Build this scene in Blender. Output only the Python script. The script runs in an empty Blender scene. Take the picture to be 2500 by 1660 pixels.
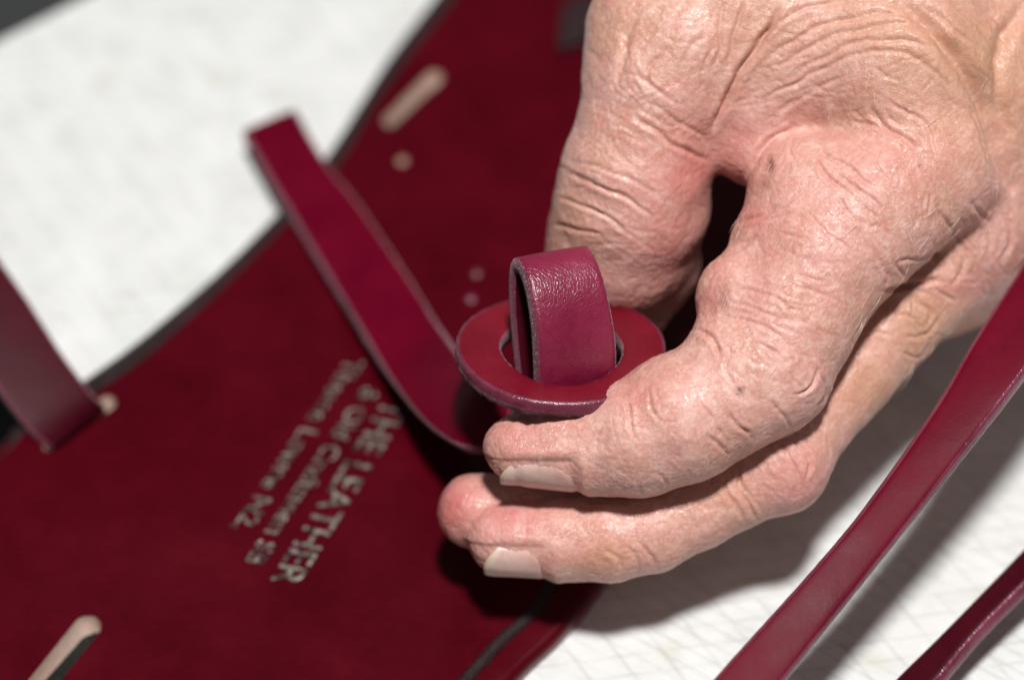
import bpy, bmesh, math, random
import numpy as np
from mathutils import Vector, noise, geometry

# ------------------------------------------------------------------ frame of reference
# Positions are worked out in "design units": 16 units = 1 mm, x to the right, y up along the
# camera's up, z towards the camera, 0 on the plane in focus.  W() turns them into world metres
# with the table at z = 0.
U = 0.001 / 16.0
DIST = 6300.0
PITCH = math.radians(50.0)
CP, SP = math.cos(PITCH), math.sin(PITCH)
FOOT = 1140.0

def W(p):
    x, y, z = p
    return Vector((x * U, (y * SP - z * CP) * U, ((y + FOOT) * CP + z * SP) * U))

def WA(P):
    P = np.asarray(P, dtype=np.float64)
    return np.stack([P[:, 0] * U, (P[:, 1] * SP - P[:, 2] * CP) * U, ((P[:, 1] + FOOT) * CP + P[:, 2] * SP) * U], 1)

def D(px, py, z):
    """photo pixel at design depth z -> design point"""
    k = (DIST - z) / DIST
    return np.array([(px - 1250.0) * k, (830.0 - py) * k, z])

def G(px, py, h):
    """photo pixel at height h (design units) above the table -> design point"""
    X, Y = px - 1250.0, 830.0 - py
    # point = cam + t*(X, Y, -DIST);  (t*Y+FOOT)*CP + (DIST - t*DIST)*SP = h
    t = (h - FOOT * CP - DIST * SP) / (Y * CP - DIST * SP)
    return np.array([t * X, t * Y, DIST - t * DIST])

sc = bpy.context.scene
col = sc.collection

# ------------------------------------------------------------------ camera, world, lights
cam_d = bpy.data.cameras.new('camera')
cam = bpy.data.objects.new('camera', cam_d)
col.objects.link(cam)
sc.camera = cam
cam.location = W((0, 0, DIST))
cam.rotation_euler = (math.radians(90) - PITCH, 0, 0)
cam_d.sensor_width = 36.0
cam_d.sensor_fit = 'HORIZONTAL'
cam_d.lens = 36.0 * DIST / 2500.0
cam_d.clip_start = 0.01
cam_d.clip_end = 50.0
cam_d.dof.use_dof = True
cam_d.dof.focus_distance = (DIST - 70.0) * U
cam_d.dof.aperture_fstop = 6.3
cam_d.dof.aperture_blades = 0

world = bpy.data.worlds.new('World')
sc.world = world
world.use_nodes = True
bg = world.node_tree.nodes['Background']
bg.inputs[0].default_value = (0.95, 0.97, 1.0, 1)
bg.inputs[1].default_value = 0.105

def area(name, loc, target, size, power, colour):
    l = bpy.data.lights.new(name, 'AREA')
    l.shape = 'DISK'
    l.size = size
    l.energy = power
    l.color = colour
    o = bpy.data.objects.new(name, l)
    col.objects.link(o)
    o.location = loc
    d = Vector(target) - Vector(loc)
    o.rotation_euler = d.to_track_quat('-Z', 'Y').to_euler()
    return o
area('ceiling_lamp', (0.05, -0.19, 1.35), (0, 0, 0.02), 0.15, 24.5, (1.0, 0.985, 0.965))

vs = sc.view_settings
vs.view_transform = 'Standard'
vs.look = 'None'
vs.exposure = 0.0
vs.gamma = 1.0
vs.use_curve_mapping = False
sc.cycles.use_denoising = True
sc.cycles.max_bounces = 8
sc.cycles.sample_clamp_indirect = 4.0

# ------------------------------------------------------------------ materials
def new_mat(name):
    m = bpy.data.materials.new(name)
    m.use_nodes = True
    return m, m.node_tree.nodes, m.node_tree.links, m.node_tree.nodes['Principled BSDF']

def srgb(r, g, b):
    f = lambda c: (c / 12.92) if c <= 0.04045 else ((c + 0.055) / 1.055) ** 2.4
    return (f(r / 255), f(g / 255), f(b / 255), 1.0)

def coords(n, l, scale=1000.0, attr=None, stretch=(1, 1, 1)):
    mp = n.new('ShaderNodeMapping')
    if attr:
        tc = n.new('ShaderNodeAttribute'); tc.attribute_name = attr
        l.new(tc.outputs['Vector'], mp.inputs[0])
    else:
        tc = n.new('ShaderNodeTexCoord')
        l.new(tc.outputs['Object'], mp.inputs[0])
    mp.inputs['Scale'].default_value = tuple(scale * s for s in stretch)
    return mp.outputs[0]

def tex_noise(n, l, vec, scale, detail=3.0, rough=0.55, dist=0.0):
    t = n.new('ShaderNodeTexNoise')
    t.inputs['Scale'].default_value = scale
    t.inputs['Detail'].default_value = detail
    t.inputs['Roughness'].default_value = rough
    t.inputs['Distortion'].default_value = dist
    l.new(vec, t.inputs['Vector'])
    return t

def tex_vor(n, l, vec, scale, feature='F1'):
    t = n.new('ShaderNodeTexVoronoi')
    t.feature = feature
    t.inputs['Scale'].default_value = scale
    l.new(vec, t.inputs['Vector'])
    return t

def ramp(n, l, src, stops):
    r = n.new('ShaderNodeValToRGB')
    e = r.color_ramp.elements
    e[0].position, e[0].color = stops[0]
    e[1].position, e[1].color = stops[-1]
    for p, c in stops[1:-1]:
        k = e.new(p); k.color = c
    l.new(src, r.inputs[0])
    return r.outputs[0]

def maprange(n, l, src, a, b, c, d):
    m = n.new('ShaderNodeMapRange')
    m.inputs[1].default_value, m.inputs[2].default_value = a, b
    m.inputs[3].default_value, m.inputs[4].default_value = c, d
    l.new(src, m.inputs[0])
    return m.outputs[0]

def math_n(n, l, op, a, b=None):
    m = n.new('ShaderNodeMath'); m.operation = op
    for i, v in enumerate((a, b)):
        if v is None: continue
        if isinstance(v, (int, float)): m.inputs[i].default_value = v
        else: l.new(v, m.inputs[i])
    return m.outputs[0]

def mix_c(n, l, fac, a, b, mode='MIX'):
    m = n.new('ShaderNodeMix'); m.data_type = 'RGBA'; m.blend_type = mode
    if isinstance(fac, (int, float)): m.inputs[0].default_value = fac
    else: l.new(fac, m.inputs[0])
    for i, v in ((6, a), (7, b)):
        if isinstance(v, tuple): m.inputs[i].default_value = v
        else: l.new(v, m.inputs[i])
    return m.outputs[2]

def bump(n, l, height, dist, strength=1.0, normal=None):
    b = n.new('ShaderNodeBump')
    b.inputs['Distance'].default_value = dist
    b.inputs['Strength'].default_value = strength
    l.new(height, b.inputs['Height'])
    if normal is not None: l.new(normal, b.inputs['Normal'])
    return b.outputs[0]

def leather(name, c0, c1, rough=(0.38, 0.55), grain=1.0, grain_mm=1.0, spec=0.5, depth=0.00006, sheen=0.0, lumps=0.35):
    m, n, l, p = new_mat(name)
    v = coords(n, l)
    big = tex_noise(n, l, v, 0.09, 4)
    fine = tex_noise(n, l, v, 0.9, 4)
    f = math_n(n, l, 'ADD', math_n(n, l, 'MULTIPLY', big.outputs['Fac'], 0.7), math_n(n, l, 'MULTIPLY', fine.outputs['Fac'], 0.3))
    l.new(ramp(n, l, f, [(0.34, c0), (0.68, c1)]), p.inputs['Base Color'])
    l.new(maprange(n, l, big.outputs['Fac'], 0.3, 0.7, rough[0], rough[1]), p.inputs['Roughness'])
    vr = tex_vor(n, l, v, 1.0 / grain_mm * 1.0, 'DISTANCE_TO_EDGE')
    vr.inputs['Randomness'].default_value = 1.0
    # wobble the cells
    w = n.new('ShaderNodeVectorMath'); w.operation = 'ADD'
    wn = tex_noise(n, l, v, 0.8, 2)
    sc_ = n.new('ShaderNodeVectorMath'); sc_.operation = 'SCALE'; sc_.inputs['Scale'].default_value = grain_mm * 0.9
    l.new(wn.outputs['Color'], sc_.inputs[0]); l.new(v, w.inputs[0]); l.new(sc_.outputs[0], w.inputs[1])
    l.new(w.outputs[0], vr.inputs['Vector'])
    cell = maprange(n, l, vr.outputs['Distance'], 0.0, 0.16, 0.0, 1.0)
    micro = tex_noise(n, l, v, 7.0, 2)
    h = math_n(n, l, 'ADD', math_n(n, l, 'MULTIPLY', cell, grain), math_n(n, l, 'MULTIPLY', micro.outputs['Fac'], 0.35))
    lump = tex_noise(n, l, v, 0.16, 3)
    b1 = bump(n, l, lump.outputs['Fac'], 0.0006, lumps)
    l.new(bump(n, l, h, depth, 1.0, b1), p.inputs['Normal'])
    p.inputs['Specular IOR Level'].default_value = spec
    if sheen:
        p.inputs['Sheen Weight'].default_value = sheen
        p.inputs['Sheen Roughness'].default_value = 0.4
    return m

M = {}
M['bag'] = leather('oxblood_leather', srgb(62, 0, 11), srgb(78, 0, 16), (0.27, 0.33), 0.2, 0.9, 0.16, 0.00002, 0, 0.2)
M['strap'] = leather('crimson_strap_leather', srgb(84, 0, 24), srgb(100, 1, 29), (0.36, 0.52), 0.3, 0.9, 0.09, 0.000015, 0, 0.12)
M['strap_shaded'] = leather('shaded_strap_leather', srgb(54, 4, 16), srgb(68, 9, 22), (0.42, 0.55), 0.3, 0.9, 0.10, 0.00002, 0, 0.12)  # darker copy of the crimson strap leather, shade put into the colour
M['loop'] = leather('grained_plum_leather', srgb(112, 14, 46), srgb(134, 32, 66), (0.29, 0.36), 1.0, 0.5, 0.75, 0.000018)
M['ring'] = leather('red_ring_leather', srgb(98, 2, 24), srgb(120, 8, 32), (0.40, 0.55), 0.4, 0.6, 0.4, 0.00003)
M['edge'] = leather('cut_leather_edge', srgb(96, 30, 52), srgb(132, 62, 84), (0.6, 0.8), 0.6, 0.35, 0.22, 0.00014, 0.35)
M['edge_gloss'] = leather('burnished_leather_edge', srgb(92, 26, 46), srgb(124, 56, 76), (0.24, 0.34), 0.5, 0.6, 0.7, 0.00004)
M['raw'] = leather('raw_tan_leather', srgb(236, 200, 180), srgb(248, 222, 206), (0.8, 0.9), 0.5, 0.3, 0.2, 0.00015)
M['binding'] = leather('black_edge_leather', srgb(32, 18, 20), srgb(48, 30, 32), (0.4, 0.55), 0.8, 0.8, 0.25, 0.0001)
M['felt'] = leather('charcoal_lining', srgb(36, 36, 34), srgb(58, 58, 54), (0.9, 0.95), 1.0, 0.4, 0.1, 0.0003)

def foil():
    m, n, l, p = new_mat('silver_foil')
    v = coords(n, l)
    nz = tex_noise(n, l, v, 1.1, 3)
    l.new(ramp(n, l, nz.outputs['Fac'], [(0.40, srgb(40, 38, 42)), (0.62, srgb(178, 174, 164))]), p.inputs['Base Color'])
    p.inputs['Metallic'].default_value = 0.55
    p.inputs['Roughness'].default_value = 0.30
    l.new(bump(n, l, nz.outputs['Fac'], 0.0003, 0.8), p.inputs['Normal'])
    return m
M['foil'] = foil()

def board_mat():
    m, n, l, p = new_mat('scored_white_board')
    v = coords(n, l)
    st = tex_noise(n, l, v, 0.11, 4, 0.6)
    base = ramp(n, l, st.outputs['Fac'], [(0.32, srgb(204, 205, 202)), (0.5, srgb(217, 218, 216)), (0.68, srgb(225, 226, 225))])
    yl = tex_vor(n, l, v, 0.075)
    spot = maprange(n, l, yl.outputs['Distance'], 0.04, 0.20, 0.5, 0.0)
    base = mix_c(n, l, spot, base, srgb(196, 194, 172))
    lines = None
    hs = None
    for k, (ang, sc_w, amount, wob) in enumerate(((math.radians(34), 0.11, 0.34, 0.25), (math.radians(-9), 0.085, 0.28, 0.35), (math.radians(58), 0.05, 0.24, 0.5), (math.radians(31), 0.36, 0.2, 0.8))):
        mp = n.new('ShaderNodeMapping')
        mp.inputs['Rotation'].default_value = (0, 0, ang)
        l.new(v, mp.inputs[0])
        wv = n.new('ShaderNodeTexWave')
        wv.bands_direction = 'Y'
        wv.inputs['Scale'].default_value = sc_w
        wv.inputs['Distortion'].default_value = wob
        wv.inputs['Detail'].default_value = 1.0
        wv.inputs['Detail Scale'].default_value = 0.25
        l.new(mp.outputs[0], wv.inputs[0])
        ln = maprange(n, l, wv.outputs['Fac'], 0.0, 0.035, 1.0, 0.0)
        br = tex_noise(n, l, v, 0.05 + 0.02 * k, 2)
        ln = math_n(n, l, 'MULTIPLY', ln, maprange(n, l, br.outputs['Fac'], 0.4, 0.6, 0.1, 1.0))
        base = mix_c(n, l, math_n(n, l, 'MULTIPLY', ln, amount), base, srgb(120, 116, 108))
        hs = ln if hs is None else math_n(n, l, 'MAXIMUM', hs, ln)
    l.new(base, p.inputs['Base Color'])
    p.inputs['Roughness'].default_value = 0.6
    inv = math_n(n, l, 'SUBTRACT', 1.0, hs)
    l.new(bump(n, l, inv, 0.00015, 0.7), p.inputs['Normal'])
    return m
M['board'] = board_mat()

def dark_mat():
    m, n, l, p = new_mat('dark_floor')
    v = coords(n, l)
    nz = tex_noise(n, l, v, 0.02, 4)
    l.new(ramp(n, l, nz.outputs['Fac'], [(0.3, srgb(34, 36, 36)), (0.7, srgb(50, 52, 52))]), p.inputs['Base Color'])
    p.inputs['Roughness'].default_value = 0.7
    return m
M['dark'] = dark_mat()

def skin_mat():
    m, n, l, p = new_mat('weathered_skin')
    v = coords(n, l)
    # fine mottling, blood, yellowish patches
    n1 = tex_noise(n, l, v, 0.10, 5, 0.6)
    n2 = tex_noise(n, l, v, 0.42, 4, 0.6)
    base = ramp(n, l, n1.outputs['Fac'], [(0.30, srgb(218, 164, 154)), (0.5, srgb(210, 157, 143)), (0.72, srgb(196, 145, 122))])
    base = mix_c(n, l, maprange(n, l, n2.outputs['Fac'], 0.5, 0.72, 0.0, 0.7), base, srgb(232, 188, 178))
    base = mix_c(n, l, maprange(n, l, n2.outputs['Fac'], 0.48, 0.28, 0.0, 0.55), base, srgb(206, 134, 124))
    at = n.new('ShaderNodeAttribute'); at.attribute_name = 'tint'
    sep = n.new('ShaderNodeSeparateColor')
    l.new(at.outputs['Color'], sep.inputs[0])
    n3 = tex_noise(n, l, v, 1.5, 3, 0.6)
    base = mix_c(n, l, maprange(n, l, n3.outputs['Fac'], 0.5, 0.68, 0.0, 0.4), base, srgb(236, 196, 184))
    base = mix_c(n, l, maprange(n, l, n3.outputs['Fac'], 0.48, 0.32, 0.0, 0.22), base, srgb(200, 138, 124))
    base = mix_c(n, l, sep.outputs[0], base, srgb(196, 96, 96))      # blood near the surface
    base = mix_c(n, l, sep.outputs[1], base, srgb(196, 146, 106))    # sun-tanned, yellow-brown
    base = mix_c(n, l, sep.outputs[2], base, srgb(86, 40, 28))       # stains, moles
    l.new(base, p.inputs['Base Color'])
    p.inputs['Subsurface Weight'].default_value = 0.22
    p.inputs['Subsurface Radius'].default_value = (1.0, 0.36, 0.2)
    p.inputs['Subsurface Scale'].default_value = 0.0016
    l.new(maprange(n, l, n2.outputs['Fac'], 0.3, 0.7, 0.27, 0.40), p.inputs['Roughness'])
    p.inputs['Specular IOR Level'].default_value = 0.5
    p.inputs['Coat Weight'].default_value = 0.09
    p.inputs['Coat Roughness'].default_value = 0.27
    # relief: polygonal skin lines at two sizes, plus pores
    wn = tex_noise(n, l, v, 0.9, 3)
    sc_ = n.new('ShaderNodeVectorMath'); sc_.operation = 'SCALE'; sc_.inputs['Scale'].default_value = 0.9
    ad = n.new('ShaderNodeVectorMath'); ad.operation = 'ADD'
    l.new(wn.outputs['Color'], sc_.inputs[0]); l.new(v, ad.inputs[0]); l.new(sc_.outputs[0], ad.inputs[1])
    va = tex_vor(n, l, ad.outputs[0], 1.5, 'DISTANCE_TO_EDGE')
    vb = tex_vor(n, l, ad.outputs[0], 3.2, 'DISTANCE_TO_EDGE')
    ca = maprange(n, l, va.outputs['Distance'], 0.0, 0.12, 0.0, 1.0)
    cb = maprange(n, l, vb.outputs['Distance'], 0.0, 0.2, 0.0, 1.0)
    ar = n.new('ShaderNodeAttribute'); ar.attribute_name = 'relief'
    sr = n.new('ShaderNodeSeparateColor')
    l.new(ar.outputs['Color'], sr.inputs[0])
    micro = tex_noise(n, l, v, 4.0, 3)
    h = math_n(n, l, 'ADD', math_n(n, l, 'MULTIPLY', ca, 0.55), math_n(n, l, 'MULTIPLY', cb, 0.45))
    h = math_n(n, l, 'ADD', h, math_n(n, l, 'MULTIPLY', micro.outputs['Fac'], 0.3))
    h = math_n(n, l, 'MULTIPLY', h, sr.outputs[0])
    l.new(bump(n, l, h, 0.00005, 1.0), p.inputs['Normal'])
    return m
M['skin'] = skin_mat()

def nail_mat():
    m, n, l, p = new_mat('fingernail')
    v = coords(n, l)
    a = n.new('ShaderNodeAttribute'); a.attribute_name = 'along'
    nz = tex_noise(n, l, v, 0.8, 3)
    c = ramp(n, l, a.outputs['Fac'], [(0.0, srgb(206, 152, 142)), (0.35, srgb(220, 180, 170)), (0.80, srgb(222, 186, 176)), (0.93, srgb(226, 204, 190)), (1.0, srgb(204, 176, 150))])
    c = mix_c(n, l, maprange(n, l, nz.outputs['Fac'], 0.45, 0.75, 0.0, 0.35), c, srgb(176, 140, 116))
    l.new(c, p.inputs['Base Color'])
    p.inputs['Roughness'].default_value = 0.30
    p.inputs['Subsurface Weight'].default_value = 0.1
    p.inputs['Subsurface Scale'].default_value = 0.0008
    l.new(bump(n, l, nz.outputs['Fac'], 0.0001, 0.5), p.inputs['Normal'])
    return m
M['nail'] = nail_mat()

def hair_mat():
    m, n, l, p = new_mat('fine_pale_hair')
    v = coords(n, l)
    nz = tex_noise(n, l, v, 0.3, 2)
    l.new(ramp(n, l, nz.outputs['Fac'], [(0.3, srgb(226, 200, 180)), (0.7, srgb(244, 226, 210))]), p.inputs['Base Color'])
    p.inputs['Roughness'].default_value = 0.35
    return m
M['hair'] = hair_mat()

# ------------------------------------------------------------------ helpers
def tag(o, label=None, cat=None, group=None, kind=None):
    if label: o['label'] = label
    if cat: o['category'] = cat
    if group: o['group'] = group
    if kind: o['kind'] = kind
    return o

def empty(name, loc):
    o = bpy.data.objects.new(name, None)
    o.empty_display_size = 0.01
    o.location = loc
    col.objects.link(o)
    return o

def link(name, me, mats, parent=None, smooth=True):
    for mm in mats: me.materials.append(mm)
    if smooth:
        me.polygons.foreach_set('use_smooth', [True] * len(me.polygons))
    o = bpy.data.objects.new(name, me)
    col.objects.link(o)
    if parent is not None:
        o.parent = parent
        o.matrix_parent_inverse = parent.matrix_basis.inverted()
    return o

def mesh_np(name, V, F):
    me = bpy.data.meshes.new(name)
    V = np.asarray(V, dtype=np.float32)
    F = np.asarray(F, dtype=np.int32)
    me.vertices.add(len(V)); me.vertices.foreach_set('co', V.ravel())
    k = F.shape[1]
    me.loops.add(F.size); me.loops.foreach_set('vertex_index', F.ravel())
    me.polygons.add(len(F))
    me.polygons.foreach_set('loop_start', np.arange(0, F.size, k, dtype=np.int32))
    me.update(calc_edges=True)
    me.validate()
    return me

def resample(P, n):
    """Catmull-Rom through the rows of P, n points evenly spaced along the first three columns"""
    P = np.asarray(P, float)
    Q = np.vstack([2 * P[0] - P[1], P, 2 * P[-1] - P[-2]])
    out = []
    for i in range(1, len(Q) - 2):
        for t in np.linspace(0, 1, 24, endpoint=False):
            a, b, c, d = Q[i - 1], Q[i], Q[i + 1], Q[i + 2]
            out.append(0.5 * (2 * b + (c - a) * t + (2 * a - 5 * b + 4 * c - d) * t * t + (3 * b - a - 3 * c + d) * t ** 3))
    out.append(P[-1])
    out = np.array(out)
    mid = out[:, :3] if out.shape[1] < 6 else 0.5 * (out[:, :3] + out[:, 3:6])
    s = np.concatenate([[0], np.cumsum(np.linalg.norm(np.diff(mid, axis=0), axis=1))])
    u = np.linspace(0, s[-1], n)
    return np.stack([np.interp(u, s, out[:, k]) for k in range(out.shape[1])], 1)

EDGE = ((-0.13, 0.035), (-0.05, 0.11), (0.02, 0.24), (0.07, 0.5), (0.05, 0.8))
def strap_mesh(name, pairs, t, n=90, wide=9, rough=0.8, seed=0, crown=0.0, bevel=0.22):
    """ribbon of thickness t (design units) between the left and right edge curves; the top face is on the side of cross(R-L, tangent)."""
    rng = np.random.RandomState(seed)
    R = resample([np.concatenate([a, b]) for a, b in pairs], n)
    L, Rr = R[:, :3], R[:, 3:]
    mid = 0.5 * (L + Rr)
    T = np.gradient(mid, axis=0); T /= np.linalg.norm(T, axis=1)[:, None]
    A = Rr - L
    N = np.cross(A, T); N /= np.linalg.norm(N, axis=1)[:, None]
    w = np.linalg.norm(A, axis=1)
    a = A / w[:, None]
    prof = []   # (across 0..1 with offset, height, kind)
    br = bevel * t
    us = np.linspace(0, 1, wide)
    top = [(u, 0.0, 0) for u in us]
    V, rows = [], []
    for i in range(n):
        ring_ = []
        jl, jr = rng.randn() * rough, rng.randn() * rough
        for u in us:                                   # top, left to right
            inset = br if u in (0.0, 1.0) else 0
            sgn = 1 if u == 0 else (-1 if u == 1 else 0)
            ring_.append(L[i] + A[i] * u + a[i] * (inset * sgn) + N[i] * crown * 4 * u * (1 - u))
        for fa, f in EDGE:                             # right edge, rounded corner first
            ring_.append(Rr[i] + a[i] * (fa * t + (jr if f > 0.2 else 0)) - N[i] * t * f)
        for u in us[::-1]:
            inset = br if u in (0.0, 1.0) else 0
            sgn = 1 if u == 0 else (-1 if u == 1 else 0)
            ring_.append(L[i] + A[i] * u + a[i] * (inset * sgn) - N[i] * t)
        for fa, f in EDGE[::-1]:
            ring_.append(L[i] - a[i] * (fa * t + (jl if f > 0.2 else 0)) - N[i] * t * f)
        V.extend(ring_)
    k = 2 * wide + 2 * len(EDGE)
    ne = len(EDGE)
    F, mi = [], []
    for i in range(n - 1):
        for j in range(k):
            j2 = (j + 1) % k
            F.append((i * k + j, i * k + j2, (i + 1) * k + j2, (i + 1) * k + j))
            mi.append(0 if j < wide - 1 else (1 if j < wide + ne else (2 if j < 2 * wide + ne - 1 else 1)))
    V = np.array(V)
    # ends
    base = len(V)
    V = np.vstack([V, V[:k].mean(0), V[-k:].mean(0)])
    me = bpy.data.meshes.new(name)
    tri0 = [((j + 1) % k, j, base) for j in range(k)]
    o = (n - 1) * k
    tri1 = [(o + j, o + (j + 1) % k, base + 1) for j in range(k)]
    me.from_pydata([tuple(p) for p in WA(V)], [], F + tri0 + tri1)
    me.polygons.foreach_set('material_index', mi + [1] * (2 * k))
    me.update()
    bm = bmesh.new(); bm.from_mesh(me); bmesh.ops.recalc_face_normals(bm, faces=bm.faces); bm.to_mesh(me); bm.free()
    return me

# ------------------------------------------------------------------ setting
def poly_slab(name, pts, z0, z1, mat, bev=0.0008):
    bm = bmesh.new()
    vs_ = [bm.verts.new((p[0], p[1], z1)) for p in pts]
    f = bm.faces.new(vs_)
    if f.normal.z < 0: f.normal_flip()
    r = bmesh.ops.extrude_face_region(bm, geom=[f])
    dn = [e for e in r['geom'] if isinstance(e, bmesh.types.BMVert)]
    for e in dn: e.co.z = z0
    bmesh.ops.recalc_face_normals(bm, faces=bm.faces)
    if bev: bmesh.ops.bevel(bm, geom=[e for e in bm.edges if all(abs(q.co.z - z1) < 1e-7 for q in e.verts)], offset=bev, segments=2, affect='EDGES')
    me = bpy.data.meshes.new(name); bm.to_mesh(me); bm.free()
    return link(name, me, [mat], smooth=False)

e0, e1 = W(G(-60, 122, 0)), W(G(190, -3, 0))
ed = (e1 - e0).normalized()
back = Vector((-ed.y, ed.x, 0))
pA, pB = e0 - ed * 0.03, e0 + ed * 0.62
tag(poly_slab('table_top', [pA, pB, pB - back * 0.55, pA - back * 0.55], -0.018, 0.0, M['board']),
    'white scored work board under the leather bag', 'work board', kind='structure')
tag(poly_slab('floor', [(-1.2, -1.2), (1.2, -1.2), (1.2, 1.2), (-1.2, 1.2)], -0.10, -0.08, M['dark'], 0), kind='structure')

# ------------------------------------------------------------------ leather bag lying on the board
HB = 64.0
def P2(px, py, h=HB):
    w = W(G(px, py, h)); return np.array([w.x, w.y])

LEFT = [(-420, 1370), (-150, 1190), (0, 1085), (44, 1036), (203, 932), (344, 830), (529, 672), (662, 540), (740, 457), (812, 364), (880, 256), (950, 145), (1059, 0), (1250, -250), (1450, -480)]
RIGHT = [(1900, -480), (2040, -250), (2100, 100), (2080, 500), (1950, 850), (1750, 1100), (1560, 1300), (1462, 1425), (1423, 1477), (1360, 1546), (1296, 1604), (1243, 1660), (1130, 1780), (900, 1980), (500, 2120), (0, 2020), (-350, 1780)]
def closed(P, n):
    P = np.array(P); k = len(P); out = []
    for i in range(k):
        a, b, c, d = P[i - 1], P[i], P[(i + 1) % k], P[(i + 2) % k]
        for t in np.linspace(0, 1, 16, endpoint=False):
            out.append(0.5 * (2 * b + (c - a) * t + (2 * a - 5 * b + 4 * c - d) * t * t + (3 * b - a - 3 * c + d) * t ** 3))
    out = np.array(out + [out[0]])
    s = np.concatenate([[0], np.cumsum(np.linalg.norm(np.diff(out, axis=0), axis=1))])
    u = np.linspace(0, s[-1], n, endpoint=False)
    return np.stack([np.interp(u, s, out[:, k2]) for k2 in range(2)], 1)
outline = closed([P2(*p) for p in LEFT + RIGHT], 420)
def inside(pts, poly):
    x, y = pts[:, 0], pts[:, 1]
    r = np.zeros(len(pts), bool)
    j = len(poly) - 1
    for i in range(len(poly)):
        xi, yi = poly[i]; xj, yj = poly[j]
        hit = ((yi > y) != (yj > y))
        with np.errstate(divide='ignore', invalid='ignore'):
            r ^= hit & (x < (xj - xi) * (y - yi) / (yj - yi) + xi)
        j = i
    return r
def dist_poly(pts, poly):
    A = poly; B = np.roll(poly, -1, 0)
    out = np.full(len(pts), 1e9)
    for a, b in zip(A, B):
        ab = b - a
        t = np.clip(((pts - a) @ ab) / (ab @ ab), 0, 1)
        out = np.minimum(out, np.linalg.norm(pts - a - t[:, None] * ab, axis=1))
    return out
def bag_height(pts, d):
    x, y = pts[:, 0] / U, pts[:, 1] / U
    z = np.full(len(pts), HB)
    cx, cy = P2(330, 1230) / U
    z += 14 * np.exp(-(((x - cx) / 420) ** 2 + ((y - cy) / 300) ** 2))
    cx, cy = P2(1250, 1560) / U
    z -= 16 * np.exp(-(((x - cx) / 260) ** 2 + ((y - cy) / 260) ** 2))
    z += 5 * np.sin(x / 310 + 0.6) * np.cos(y / 370)
    rad = 26 * U
    q = np.clip(d / rad, 0, 1)
    z = z - 26 * (1 - np.sqrt(1 - (1 - q) ** 2))
    return z * U
def stadium(p, q, r, n=10):
    p, q = np.array(p), np.array(q)
    d = (q - p) / np.linalg.norm(q - p); s = np.array([-d[1], d[0]])
    out = []
    for k in range(n + 1):
        a = -math.pi / 2 + math.pi * k / n
        out.append(q + r * (d * math.cos(a) + s * math.sin(a)))
    for k in range(n + 1):
        a = math.pi / 2 + math.pi * k / n
        out.append(p + r * (d * math.cos(a) + s * math.sin(a)))
    return np.array(out)
holes = [stadium(P2(956, 296), P2(1060, 190), 27 * U),
         stadium(P2(128, 1090), P2(262, 985), 25 * U),
         stadium(P2(213, 1532), P2(60, 1720), 36 * U),
         stadium(P2(982, 396), P2(984, 394), 15 * U)]
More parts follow.
